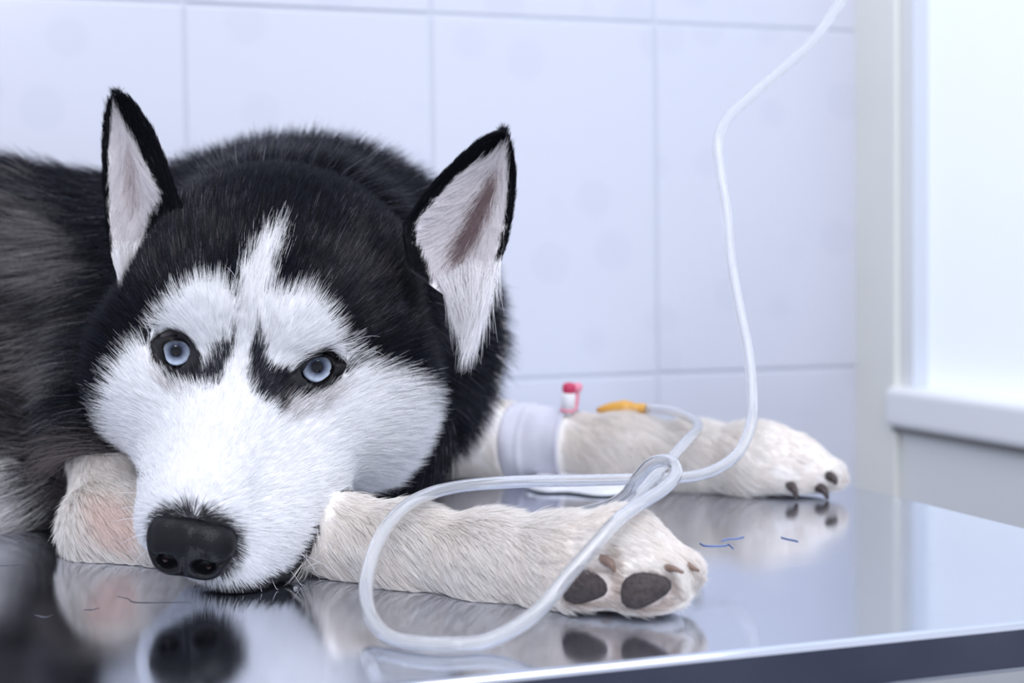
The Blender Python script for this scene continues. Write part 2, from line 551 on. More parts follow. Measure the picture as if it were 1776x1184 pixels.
def surface_nets(D, gx, gy, gz):
    s = D < 0
    c = [s[i:s.shape[0] - 1 + i, j:s.shape[1] - 1 + j, k:s.shape[2] - 1 + k] for i in (0, 1) for j in (0, 1) for k in (0, 1)]
    cnt = sum(x.astype(np.int8) for x in c)
    act = (cnt > 0) & (cnt < 8)
    I, J, K = np.nonzero(act)
    idx = np.full(act.shape, -1, np.int32); idx[I, J, K] = np.arange(len(I))
    acc = np.zeros((len(I), 3)); n = np.zeros(len(I))
    off = [(i, j, k) for i in (0, 1) for j in (0, 1) for k in (0, 1)]
    ax = (gx, gy, gz)
    for a in off:
        for d in range(3):
            if a[d]: continue
            b_ = list(a); b_[d] = 1
            va = D[I + a[0], J + a[1], K + a[2]]; vb = D[I + b_[0], J + b_[1], K + b_[2]]
            m = (va < 0) != (vb < 0)
            t = np.where(m, va / np.where(m, va - vb, 1), 0)
            pa = np.stack([ax[q][(I, J, K)[q] + a[q]] for q in range(3)], 1)
            pb = np.stack([ax[q][(I, J, K)[q] + b_[q]] for q in range(3)], 1)
            acc += np.where(m[:, None], pa + t[:, None] * (pb - pa), 0); n += m
    V = acc / n[:, None]
    F = []
    for d in range(3):
        e1, e2 = [(1, 2), (2, 0), (0, 1)][d]
        sa = [slice(None)] * 3; sb = [slice(None)] * 3
        sa[d] = slice(0, -1); sb[d] = slice(1, None)
        for q in (e1, e2): sa[q] = slice(1, -1); sb[q] = slice(1, -1)
        x = s[tuple(sa)]; y = s[tuple(sb)]
        P = np.array(np.nonzero(x != y)).T
        inside = x[P[:, 0], P[:, 1], P[:, 2]]
        base = P.copy(); base[:, e1] += 1; base[:, e2] += 1
        o1 = np.zeros(3, int); o1[e1] = 1; o2 = np.zeros(3, int); o2[e2] = 1
        q0 = base; q1 = base - o1; q2 = base - o1 - o2; q3 = base - o2
        f = np.stack([idx[q[:, 0], q[:, 1], q[:, 2]] for q in (q2, q3, q0, q1)], 1)
        f[~inside] = f[~inside][:, ::-1]
        F.append(f)
    F = np.concatenate(F)
    return V, F[(F >= 0).all(1)]


def sampler(D, axs):
    def f(P):
        ii = []; tt = []
        for k in range(3):
            i = np.clip(np.searchsorted(axs[k], P[:, k]) - 1, 0, len(axs[k]) - 2)
            ii.append(i); tt.append(np.clip((P[:, k] - axs[k][i]) / (axs[k][i + 1] - axs[k][i]), 0, 1))
        r = 0
        for a in (0, 1):
            for b_ in (0, 1):
                for c in (0, 1):
                    w_ = (tt[0] if a else 1 - tt[0]) * (tt[1] if b_ else 1 - tt[1]) * (tt[2] if c else 1 - tt[2])
                    r = r + w_ * D[ii[0] + a, ii[1] + b_, ii[2] + c]
        return r
    return f


def gradient(f, P, h=.003):
    g = np.stack([f(P + h * e_) - f(P - h * e_) for e_ in np.eye(3)], 1)
    return g / (np.linalg.norm(g, axis=1)[:, None] + 1e-9)


dist = sampler(D, (gx, gy, gz))
BV, BF = surface_nets(D, gx, gy, gz)
BN = gradient(dist, BV)


def hit(px, py, far=1.2, off=0.0):
    """where the line of sight through a pixel first meets the body"""
    d = ray(px, py); d = d / d[1]
    ys = np.arange(.55, far, .0015)
    v = dist(CAM + ys[:, None] * d) - off
    k = np.nonzero(v < 0)[0]
    return CAM + ys[k[0]] * d if len(k) else None


def group_of(P):
    names = ['head', 'neck', 'torso', 'near', 'far']
    m = np.full((len(names), len(P)), 9.0)
    for g, (fn, lo, hi), k in PR:
        i = names.index(g); m[i] = np.minimum(m[i], fn(P))
    g = m.argmin(0); g[(g == 3) & ((P[:, 2] > .048) | (P[:, 1] > .80)) & (P[:, 0] < -.16)] = 2
    return g                                      # 0 head 1 neck 2 torso 3 near 4 far


def inside(Q, poly):
    poly = np.asarray(poly, float); x, y = Q[:, 0], Q[:, 1]; r = np.zeros(len(Q), bool)
    for (x0, y0), (x1, y1) in zip(poly, np.roll(poly, -1, 0)):
        if y0 == y1: continue
        r ^= ((y0 > y) != (y1 > y)) & (x < (x1 - x0) * (y - y0) / (y1 - y0) + x0)
    return r


def vnoise(P, scale, seed=0):
    """smooth value noise in 0..1"""
    q = P * scale; i = np.floor(q).astype(np.int64); f = q - i; f = f * f * (3 - 2 * f); r = 0
    for a in (0, 1):
        for b_ in (0, 1):
            for c in (0, 1):
                h = (i[:, 0] + a) * 73856093 ^ (i[:, 1] + b_) * 19349663 ^ (i[:, 2] + c) * 83492791 ^ (seed * 2654435761)
                h = ((h ^ (h >> 13)) * 1274126177) & 0x7fffffff
                h = ((h ^ (h >> 16)) & 0xffff) / 65535.0
                w_ = (f[:, 0] if a else 1 - f[:, 0]) * (f[:, 1] if b_ else 1 - f[:, 1]) * (f[:, 2] if c else 1 - f[:, 2])
                r = r + w_ * h
    return r


def sstep(a, b_, x):
    t = np.clip((x - a) / (b_ - a), 0, 1); return t * t * (3 - 2 * t)


# ------------------------------------------------------------------ coat markings (outlines on the face seen from the front)
WHITE = np.array([.93, .93, .95]); BLACK = np.array([.005, .006, .010]); GREY = np.array([.10, .095, .105])
CREAM = np.array([.95, .918, .888])
P_FACE = [(250, 588), (228, 606), (200, 645), (182, 700), (190, 750), (212, 795), (240, 822), (250, 826), (222, 836), (215, 960), (290, 1060), (440, 1060), (540, 1010), (600, 870), (740, 850), (745, 800), (750, 745), (734, 694), (704, 660), (660, 640), (612, 640), (590, 655), (560, 682), (505, 690), (470, 708), (445, 690), (425, 600), (400, 610), (385, 660), (345, 672), (300, 660), (268, 632), (256, 600)]
P_STRIPE = [(410, 690), (398, 640), (405, 560), (413, 490), (430, 448), (460, 408), (486, 388), (493, 420), (480, 458), (470, 500), (466, 545), (445, 570), (432, 620), (428, 690)]
P_BROW_L = [(252, 590), (270, 562), (296, 530), (318, 500), (350, 486), (388, 488), (404, 512), (412, 560), (402, 582), (385, 625), (345, 655), (345, 620), (325, 585), (300, 578), (270, 590)]
P_BROW_R = [(440, 560), (462, 518), (490, 505), (528, 505), (556, 528), (574, 556), (592, 594), (622, 622), (650, 645), (605, 640), (585, 622), (555, 608), (532, 615), (505, 650), (470, 640), (452, 610)]
P_STREAK_L = [(410, 565), (403, 600), (392, 650), (376, 672), (345, 668), (338, 645), (362, 628), (388, 600)]
P_STREAK_R = [(446, 560), (455, 600), (462, 635), (498, 672), (520, 682), (500, 700), (486, 725), (466, 706), (436, 684), (428, 650), (432, 605)]
P_TUFT_R = [(772, 490), (800, 470), (852, 470), (862, 500), (852, 555), (836, 600), (822, 640), (806, 600), (786, 545)]
P_TUFT_L = [(188, 430), (240, 420), (232, 455), (214, 480), (196, 486)]
P_CROWN_R = [(560, 400), (640, 370), (720, 440), (730, 560), (640, 590), (560, 520), (530, 450)]
P_CROWN_L = [(330, 345), (410, 340), (410, 420), (330, 470), (250, 520), (230, 470), (270, 400)]
P_LIP_GAP = [(318, 1000), (372, 1008), (430, 1006), (498, 982), (548, 905), (590, 850), (620, 850), (580, 930), (520, 1010), (450, 1050), (350, 1052), (318, 1022)]
P_UNDER_EYE_R = [(480, 690), (560, 684), (590, 664), (600, 676), (560, 712), (520, 735), (486, 730)]
P_UNDER_EYE_L = [(268, 640), (300, 664), (340, 668), (335, 690), (300, 692), (268, 665)]
RIM_L = [(262, 595), (281, 583), (303, 577), (326, 587), (340, 606), (347, 624), (342, 643), (328, 656), (305, 654), (284, 641), (270, 619)]
RIM_R = [(492, 669), (514, 643), (532, 617), (552, 609), (575, 615), (588, 626), (613, 636), (593, 645), (580, 664), (559, 677), (534, 682), (504, 678)]
OPEN_L = [(281, 603), (287, 594), (303, 589), (320, 593), (330, 606), (332, 622), (329, 639), (317, 640), (303, 637), (288, 626)]
OPEN_R = [(509, 662), (525, 643), (537, 625), (552, 619), (567, 620), (576, 632), (575, 646), (562, 659), (544, 665), (524, 666)]
P_TORSO_GREY = [(20, 330), (110, 330), (175, 420), (195, 520), (150, 650), (120, 770), (60, 800), (0, 770), (0, 600), (30, 480)]
P_TORSO_WHITE = [(-400, 790), (20, 790), (90, 850), (125, 880), (110, 960), (-400, 960)]
P_CHEST = [(90, 760), (150, 730), (270, 810), (270, 900), (170, 860), (110, 850)]
P_TOES = [(1040, 945), (1060, 940), (1072, 985), (1078, 1010), (1060, 1060), (1046, 1062), (1062, 1010), (1054, 980)]
P_PINK = [(140, 860), (190, 850), (225, 890), (215, 945), (150, 925)]


def pick(c, m, col, amt=1.0):
    a = (amt * m)[:, None] if isinstance(amt, np.ndarray) else amt * m[:, None].astype(float)
    return c * (1 - a) + np.asarray(col) * a


def coat(P, grp, nrm, jit):
    """fur colour where a hair is rooted"""
    Q = project(P); n = len(P)
    J = RNG.normal(0, 1, (n, 2)) * jit
    low = np.stack([vnoise(P, 260, 3), vnoise(P, 260, 4)], 1) - .5
    Qj = Q + J * 5 + low * 14
    c = np.tile(BLACK, (n, 1))
    front = (nrm @ np.array([0, -1.0, .1])) > -.25
    hd = (grp == 0) & front
    any_head = (grp <= 1)
    r = RNG.random(n)
    m = hd & (inside(Qj + J * 14, P_CROWN_R) | inside(Qj + J * 14, P_CROWN_L))
    c = pick(c, m, (.085, .078, .084), .1 + .8 * r * sstep(.25, .8, vnoise(P, 150, 9)))
    for pl in (P_FACE, P_STRIPE, P_BROW_L, P_BROW_R): c = pick(c, hd & inside(Qj, pl), WHITE)
    c = pick(c, hd & (inside(Qj, P_TUFT_R) | inside(Qj, P_TUFT_L)), WHITE, .97)
    for pl in (P_STREAK_L, P_STREAK_R): c = pick(c, hd & inside(Qj, pl), (.035, .036, .045), np.where(r > .36, .93, .3))
    for pl in (P_UNDER_EYE_L, P_UNDER_EYE_R): c = pick(c, hd & inside(Qj, pl), (.30, .26, .25), .45 * (r > .4))
    c = pick(c, hd & inside(Q + J * 1.5, P_LIP_GAP), (.03, .03, .036), .92)  # black lip skin, with the dark gap beside the foreleg painted in
    # dark lashes and fur close round the eyes
    for (ec, g_, pr), rim in zip(EYES, (RIM_L, RIM_R)):
        rm = np.array(rim, float); ctr = rm.mean(0); big = ctr + (rm - ctr) * 1.16
        c = pick(c, hd & inside(Q + J * 1.5, big), (.02, .02, .024), .95)
    # nose bridge fades to the black nose leather
    l = w2h(P); dn = np.linalg.norm((l - np.array([0, .097, -.0440])) / np.array([1.12, 1, .95]), axis=1)
    c = pick(c, (grp == 0) & (dn < .0168 + .005 * (r - .3)), (.02, .02, .024), .95)
    # trunk
    t = grp == 2; nk = grp == 1
    gm = sstep(.42, .62, vnoise(P * np.array([.6, 1, 1.6]), 60, 6))
    c = pick(c, t & inside(Q + J * 12, P_TORSO_GREY), (.44, .41, .42), np.clip(.08 + .75 * gm * (.4 + .6 * r), 0, 1))
    c = pick(c, (nk | t) & (r > .82), (.05, .05, .06))
    c = pick(c, (t | nk) & inside(Q + J * 12, P_CHEST), (.20, .17, .165), .7)
    c = pick(c, (t & (P[:, 2] < .060)) & inside(Q + J * 8, P_TORSO_WHITE), (.93, .91, .90))
    # legs
    for g in (3, 4):
        m = grp == g
        base = CREAM * (1 if g == 3 else 1.0)
        v = vnoise(P, 70, 20 + g)
        c = np.where(m[:, None], base * (.93 + .09 * v[:, None]), c)
        warm = m & (v > .55)
        c = pick(c, warm, (.80, .70, .63), .35 * r)
    c = pick(c, (grp == 3) & inside(Q + J * 8, P_PINK), (.86, .66, .60), .5)
    m = (grp == 3) & inside(Q + J * 4, P_TOES); c = pick(c, m, (.42, .30, .22), .75 * r)
    for q0, a_, b_, an in ((np.array([1015, 1016]), 56, 41, .12), (np.array([1117, 1022]), 57, 41, .30)):
        e_ = Q + J * 2 - q0; u_ = e_[:, 0] * math.cos(an) - e_[:, 1] * math.sin(an); v_ = e_[:, 0] * math.sin(an) + e_[:, 1] * math.cos(an)
        c = pick(c, (grp == 3) & ((u_ / (a_ - 4)) ** 2 + (v_ / (b_ - 4)) ** 2 < 1), (.42, .31, .26), .5)
    return c


# ------------------------------------------------------------------ building the husky
dog = empty('husky_dog', (-.15, .82, 0), label='black and white husky with pale blue eyes lying on the steel table', cat='dog')
bgrp = group_of(BV)
body = big_mesh('body', BV, BF, M_skin, dog)
bc = coat(BV, bgrp, BN, 0.2)
for pl_, mcol in ((RIM_L, (.015, .015, .018)), (RIM_R, (.015, .015, .018))):
    bc = pick(bc, (bgrp == 0) & inside(project(BV), pl_), mcol)
ca = body.data.color_attributes.new('coat', 'FLOAT_COLOR', 'POINT')
ca.data.foreach_set('color', np.c_[bc, np.ones(len(bc))].astype(np.float32).ravel())


def sample_quads(V, F, weight, n):
    a, b_, c, d = (V[F[:, k]] for k in range(4))
    ar = .5 * np.linalg.norm(np.cross(c - a, d - b_), axis=1) * weight
    cum = np.cumsum(ar); i = np.searchsorted(cum, RNG.random(n) * cum[-1])
    u, v = RNG.random((2, n)); u = u[:, None]; v = v[:, None]
    return i, (1 - u) * (1 - v) * a[i] + u * (1 - v) * b_[i] + u * v * c[i] + (1 - u) * v * d[i]


def tangent(d, n):
    d = d - (d * n).sum(1)[:, None] * n
    return d / (np.linalg.norm(d, axis=1)[:, None] + 1e-9)


def grow(name, P, Nn, flow, length, lift, col, rad, parent, npts=5, clump=.004, mess=.18, pull=.35, bend=.35, m=None, zmin=.0006):
    n = len(P)
    d = tangent(flow, Nn)
    cell = np.floor(P / clump).astype(np.int64)
    hsh = lambda s: ((((cell[:, 0] * 73856093) ^ (cell[:, 1] * 19349663) ^ (cell[:, 2] * 83492791) ^ (s * 97531)) * 1103515245 >> 7) & 0xffff) / 32767.5 - 1
    cn = np.stack([hsh(1), hsh(2), hsh(3)], 1)
    d0 = np.sin(lift)[:, None] * Nn + np.cos(lift)[:, None] * d + cn * mess * .7 + RNG.normal(0, mess * .6, (n, 3))
    d0 /= np.linalg.norm(d0, axis=1)[:, None]
    L_ = (length * RNG.uniform(.65, 1.12, n))[:, None]
    ctr = (cell + .5) * clump
    side = tangent(ctr - P, Nn) * np.minimum(np.linalg.norm(ctr - P, axis=1), clump)[:, None] * pull
    T = np.linspace(0, 1, npts)
    pos = np.empty((n, npts, 3), np.float32)
    for k, t in enumerate(T):
        pos[:, k] = P - Nn * .0002 + L_ * (t * d0 + t * t * bend * (d - .35 * Nn)) / (1 + bend * .6) + side * t ** 1.5
    pos[:, 1:, 2] = np.maximum(pos[:, 1:, 2], zmin)
    if parent is not None: pos = pos - wloc(parent).astype(np.float32)
    hc = bpy.data.hair_curves.new(name)
    hc.add_curves([npts] * n)
    hc.position_data.foreach_set('vector', pos.ravel())
    rr = (np.broadcast_to(rad, (n,))[:, None] * (np.array([1, .95, .8, .55, .12]) if npts == 5 else np.linspace(1, .15, npts))).astype(np.float32)
    ra = hc.attributes.get('radius') or hc.attributes.new('radius', 'FLOAT', 'POINT')
    ra.data.foreach_set('value', rr.ravel())
    fa = hc.attributes.new('fur_color', 'FLOAT_COLOR', 'CURVE')
    fa.data.foreach_set('color', np.c_[np.clip(col, 0, 1), np.ones(n)].astype(np.float32).ravel())
    hc.materials.append(m or M_fur)
    o = bpy.data.objects.new(name, hc); C.objects.link(o); o['kind'] = 'stuff'
    if parent is not None: o.parent = parent
    return o


fc = BV[BF].mean(1)
fn_ = BN[BF].mean(1)
fg = bgrp[BF[:, 0]]
toward = ((CAM - fc) / np.linalg.norm(CAM - fc, axis=1)[:, None] * fn_).sum(1)
vis = sstep(-.55, -.2, toward) * ((fc[:, 2] > .004) | (fn_[:, 2] > -.6)) * (.3 + .7 * sstep(-.48, -.36, fc[:, 0]))
lf = w2h(fc)
PADS = [((1015, 1016), 45, 30, .12), ((1117, 1022), 46, 30, .30)]
COUNTS = dict(head=130000, neck=42000, torso=60000, near=85000, far=42000)
TAPE_A, TAPE_B = at(893, 772, .995), at(992, 774, .979)       # the taped stretch of the far foreleg
tax = (TAPE_B - TAPE_A) / np.linalg.norm(TAPE_B - TAPE_A); tlen = np.linalg.norm(TAPE_B - TAPE_A)
for gi, gname in enumerate(('head', 'neck', 'torso', 'near', 'far')):
    wt = vis * (fg == gi)
    if gname == 'head':
        wt = wt * (1 + .8 * sstep(-.02, .06, lf[:, 1]))
    fi, P = sample_quads(BV, BF, wt, COUNTS[gname])
    Nn = gradient(dist, P)
    keep = np.ones(len(P), bool)
    l = w2h(P); Q = project(P)
    if gname == 'head':
        for rim in (RIM_L, RIM_R):
            rm = np.array(rim, float); ctr = rm.mean(0); keep &= ~(inside(Q, ctr + (rm - ctr) * .98) & (l[:, 1] > -.03))
        keep &= ~(np.linalg.norm((l - np.array([0, .101, -.045])) / np.array([1.1, .9, .8]), axis=1) < .0140)
        v = l - np.array([0, .105, -.030])
        chk = sstep(.036, .060, np.abs(l[:, 0])) * sstep(.030, -.015, l[:, 2]) * sstep(.01, -.03, l[:, 1])
        v = v / np.linalg.norm(v, axis=1)[:, None]
        v[:, 0] += np.sign(l[:, 0]) * .55 * chk; v[:, 2] -= .30 * chk
        flow = v @ HM.T
        rd = np.linalg.norm(l - np.array([0, .105, -.030]), axis=1)
        ln = .0058 + .0045 * sstep(.055, .16, rd) + .012 * chk
        lift = .42 + .0 * sstep(.08, .15, rd) + .22 * chk
        rad, clump, mess, pull = .000085, .0028, .14, .25
        jit = .6 + 1.2 * sstep(.10, .16, rd)
    elif gname == 'neck':
        ax_ = np.array([-.115, .875, .100]) - h2w((0, -.085, 0)); ax_ /= np.linalg.norm(ax_)
        flow = np.tile(ax_ * .8, (len(P), 1)) + np.array([0, 0, -.25])
        ln = np.full(len(P), .030); lift = np.full(len(P), .75); rad, clump, mess, pull = .00012, .006, .2, .4; jit = np.ones(len(P))
    elif gname == 'torso':
        flow = np.tile(np.array([-.9, .0, -.30]), (len(P), 1)); ln = np.full(len(P), .034); lift = np.full(len(P), .6)
        rad, clump, mess, pull = .00014, .008, .24, .45; jit = np.ones(len(P))
    else:
        pts = NEAR if gname == 'near' else FAR
        a0, a1 = pts[1][0], pts[-1][0]; ax_ = (a1 - a0) / np.linalg.norm(a1 - a0)
        s = (P - a0) @ ax_ / np.linalg.norm(a1 - a0)
        flow = np.tile(ax_ * .8, (len(P), 1)) + np.array([0, -.05, -.65])
        paw = sstep(.80, .98, s)
        flow = flow + paw[:, None] * np.array([.2, -.1, .35])
        ln = (.0125 - .0065 * paw) * (1 + .35 * (Nn[:, 2] < -.2)); lift = .34 - .05 * paw
        rad, clump, mess, pull = .0001, .0036, .15, .35; jit = np.ones(len(P))
        if gname == 'far':
            st = (P - TAPE_A) @ tax
            keep &= ~((st > -.004) & (st < tlen))
            ln = ln * np.where(st < 0, .5, 1.0)
        else:
            for q0, a_, b_, an in PADS:
                e_ = Q - np.array(q0); u_ = e_[:, 0] * math.cos(an) - e_[:, 1] * math.sin(an); v_ = e_[:, 0] * math.sin(an) + e_[:, 1] * math.cos(an)
                keep &= ~((u_ / a_) ** 2 + (v_ / b_) ** 2 < .86)
    c = coat(P, np.full(len(P), gi), Nn, jit[:, None])
    c = c * (1 + RNG.normal(0, .07, len(P)))[:, None]
    dark = c.max(1) < .06
    c[dark] *= (1 + 6 * RNG.random(dark.sum()) ** 6)[:, None]
    k = keep
    grow({'head': 'head_fur', 'neck': 'neck_ruff', 'torso': 'trunk_fur', 'near': 'foreleg_fur', 'far': 'foreleg_fur'}[gname],
         P[k], Nn[k], flow[k], ln[k], lift[k], c[k], rad, dog, clump=clump, mess=mess, pull=pull)

# ------------------------------------------------------------------ ears


def make_ear(name, eL, eR, inner, dark_inner, lat, d_base, d_tip, cup, hairs, tuft):
    nv, nu = 30, 17
    Lp, Rp = resample(catmull(eL, 8), nv), resample(catmull(eR, 8), nv)
    V = np.zeros((2, nv, nu, 3)); Q = np.zeros((nv, nu, 2))
    for i in range(nv):
        f = i / (nv - 1)
        wd = np.linalg.norm(Rp[i] - Lp[i]) / 130
        for j in range(nu):
            u = j / (nu - 1); q = Lp[i] * (1 - u) + Rp[i] * u
            prof = 1 - (2 * u - 1) ** 2
            dep = d_base + (d_tip - d_base) * f + cup * prof * min(wd, 1) * (1 - .35 * f) + lat * (u - .5) * .012
            V[0, i, j] = at(q[0], q[1], dep)
            V[1, i, j] = at(q[0], q[1], dep + .0008 + .0042 * prof ** .5 * min(wd * 1.6, 1))
            Q[i, j] = q
    idx = np.arange(2 * nv * nu).reshape(2, nv, nu)
    F, side = [], []
    for s in (0, 1):
        for i in range(nv - 1):
            for j in range(nu - 1):
                q = [idx[s, i, j], idx[s, i, j + 1], idx[s, i + 1, j + 1], idx[s, i + 1, j]]
                F.append(q if s == 0 else q[::-1]); side.append(s)
    for i in range(nv - 1):
        for j, fl in ((0, False), (nu - 1, True)):
            q = [idx[0, i, j], idx[0, i + 1, j], idx[1, i + 1, j], idx[1, i, j]]
            F.append(q[::-1] if fl else q); side.append(2)
    VV = V.reshape(-1, 3); F = np.array(F); side = np.array(side)
    base = (VV[idx[0, 0, 0]] + VV[idx[0, 0, nu - 1]]) / 2
    o = big_mesh(name, VV, F, M_skin, dog)

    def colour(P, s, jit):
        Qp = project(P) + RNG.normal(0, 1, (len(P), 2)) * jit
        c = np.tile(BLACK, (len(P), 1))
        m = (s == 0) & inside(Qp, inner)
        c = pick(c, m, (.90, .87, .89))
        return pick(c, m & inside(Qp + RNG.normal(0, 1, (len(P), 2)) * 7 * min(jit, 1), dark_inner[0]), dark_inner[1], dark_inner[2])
    vs = np.repeat([0, 1], nv * nu)
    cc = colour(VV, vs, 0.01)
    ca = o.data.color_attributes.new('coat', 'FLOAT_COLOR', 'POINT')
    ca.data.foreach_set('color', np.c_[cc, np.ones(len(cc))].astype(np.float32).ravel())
    a, b_, c, d = (VV[F[:, k]] for k in range(4))
    fnm = np.cross(c - a, d - b_); fnm /= np.linalg.norm(fnm, axis=1)[:, None] + 1e-12
    fi, P = sample_quads(VV, F, np.where(side == 0, 1.0, np.where(side == 1, .35, 2.0)), hairs)
    Nn = fnm[fi].copy(); s = side[fi]
    s = np.where(s == 2, 1, s)
    tip = VV[idx[0, nv - 1, nu // 2]]
    ctrl = VV[idx[0, nv // 2, nu // 2]]
    ua = (tip - base) / np.linalg.norm(tip - base)
    mid_ = base + ((P - base) @ ua)[:, None] * ua
    inn = (s == 0)
    cl = colour(P, s, 2.5)
    wht = cl.max(1) > .2
    flow = ua[None, :] * np.where(wht, .55, 1.0)[:, None] + np.where(wht[:, None], (mid_ - P) * 22, 0) + np.where(wht[:, None], np.array([0, 0, -.25]), 0)
    ln = np.where(wht, .011, .0055); lift = np.where(wht, .35, .3)
    cl = cl * (1 + RNG.normal(0, .07, len(P)))[:, None]
    grow('ear_fur', P, Nn, flow, ln, lift, cl, .00008, o, clump=.004, mess=.16, pull=.35)
    # long pale tuft that falls from the mouth of the ear over the cheek
    nt_ = int(hairs * .22)
    fi, P = sample_quads(VV, F, np.where((side == 0) & (np.arange(len(F)) < tuft[0] * (nu - 1)), 1.0, 0), nt_)
    k_ = inside(project(P), tuft[1]); P = P[k_]; Nn = fnm[fi][k_]; n_ = len(P)
    dn_ = at(*tuft[2][1], d_base) - at(*tuft[2][0], d_base)
    grow('ear_tuft', P, Nn, np.tile(dn_ / np.linalg.norm(dn_), (n_, 1)), np.full(n_, tuft[3]), np.full(n_, .5), np.tile([.92, .91, .93], (n_, 1)) * (1 + RNG.normal(0, .06, n_))[:, None], .0001, o, clump=.006, mess=.14, pull=.5, bend=.2)
    return o


ear1 = make_ear('ear',
                [(214, 500), (196, 455), (186, 390), (180, 320), (179, 250), (185, 195), (194, 170), (204, 163)],
                [(330, 445), (318, 375), (300, 320), (284, 270), (264, 225), (240, 188), (221, 168), (206, 163)],
                [(198, 210), (208, 216), (222, 232), (243, 268), (264, 306), (284, 345), (262, 380), (244, 425), (226, 475), (214, 520), (192, 500), (192, 400), (188, 330), (190, 250)],
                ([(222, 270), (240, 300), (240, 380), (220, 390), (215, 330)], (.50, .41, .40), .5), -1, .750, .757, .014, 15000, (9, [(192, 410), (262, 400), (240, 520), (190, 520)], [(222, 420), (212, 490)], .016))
ear2 = make_ear('ear',
                [(712, 470), (702, 400), (722, 357), (752, 318), (785, 283), (820, 252), (846, 235), (866, 229)],
                [(838, 560), (858, 480), (876, 425), (888, 370), (893, 320), (890, 275), (882, 242), (870, 229)],
                [(716, 400), (724, 380), (752, 348), (790, 305), (822, 288), (850, 277), (872, 275), (879, 310), (879, 352), (874, 400), (858, 450), (850, 560), (770, 560), (740, 470), (722, 430)],
                ([(764, 492), (772, 440), (800, 380), (832, 330), (856, 318), (852, 370), (826, 430), (795, 470)], (.25, .15, .155), .85), 1, .740, .750, .015, 22000, (12, [(752, 470), (800, 440), (870, 440), (850, 575), (790, 540)], [(800, 480), (832, 610)], .030))

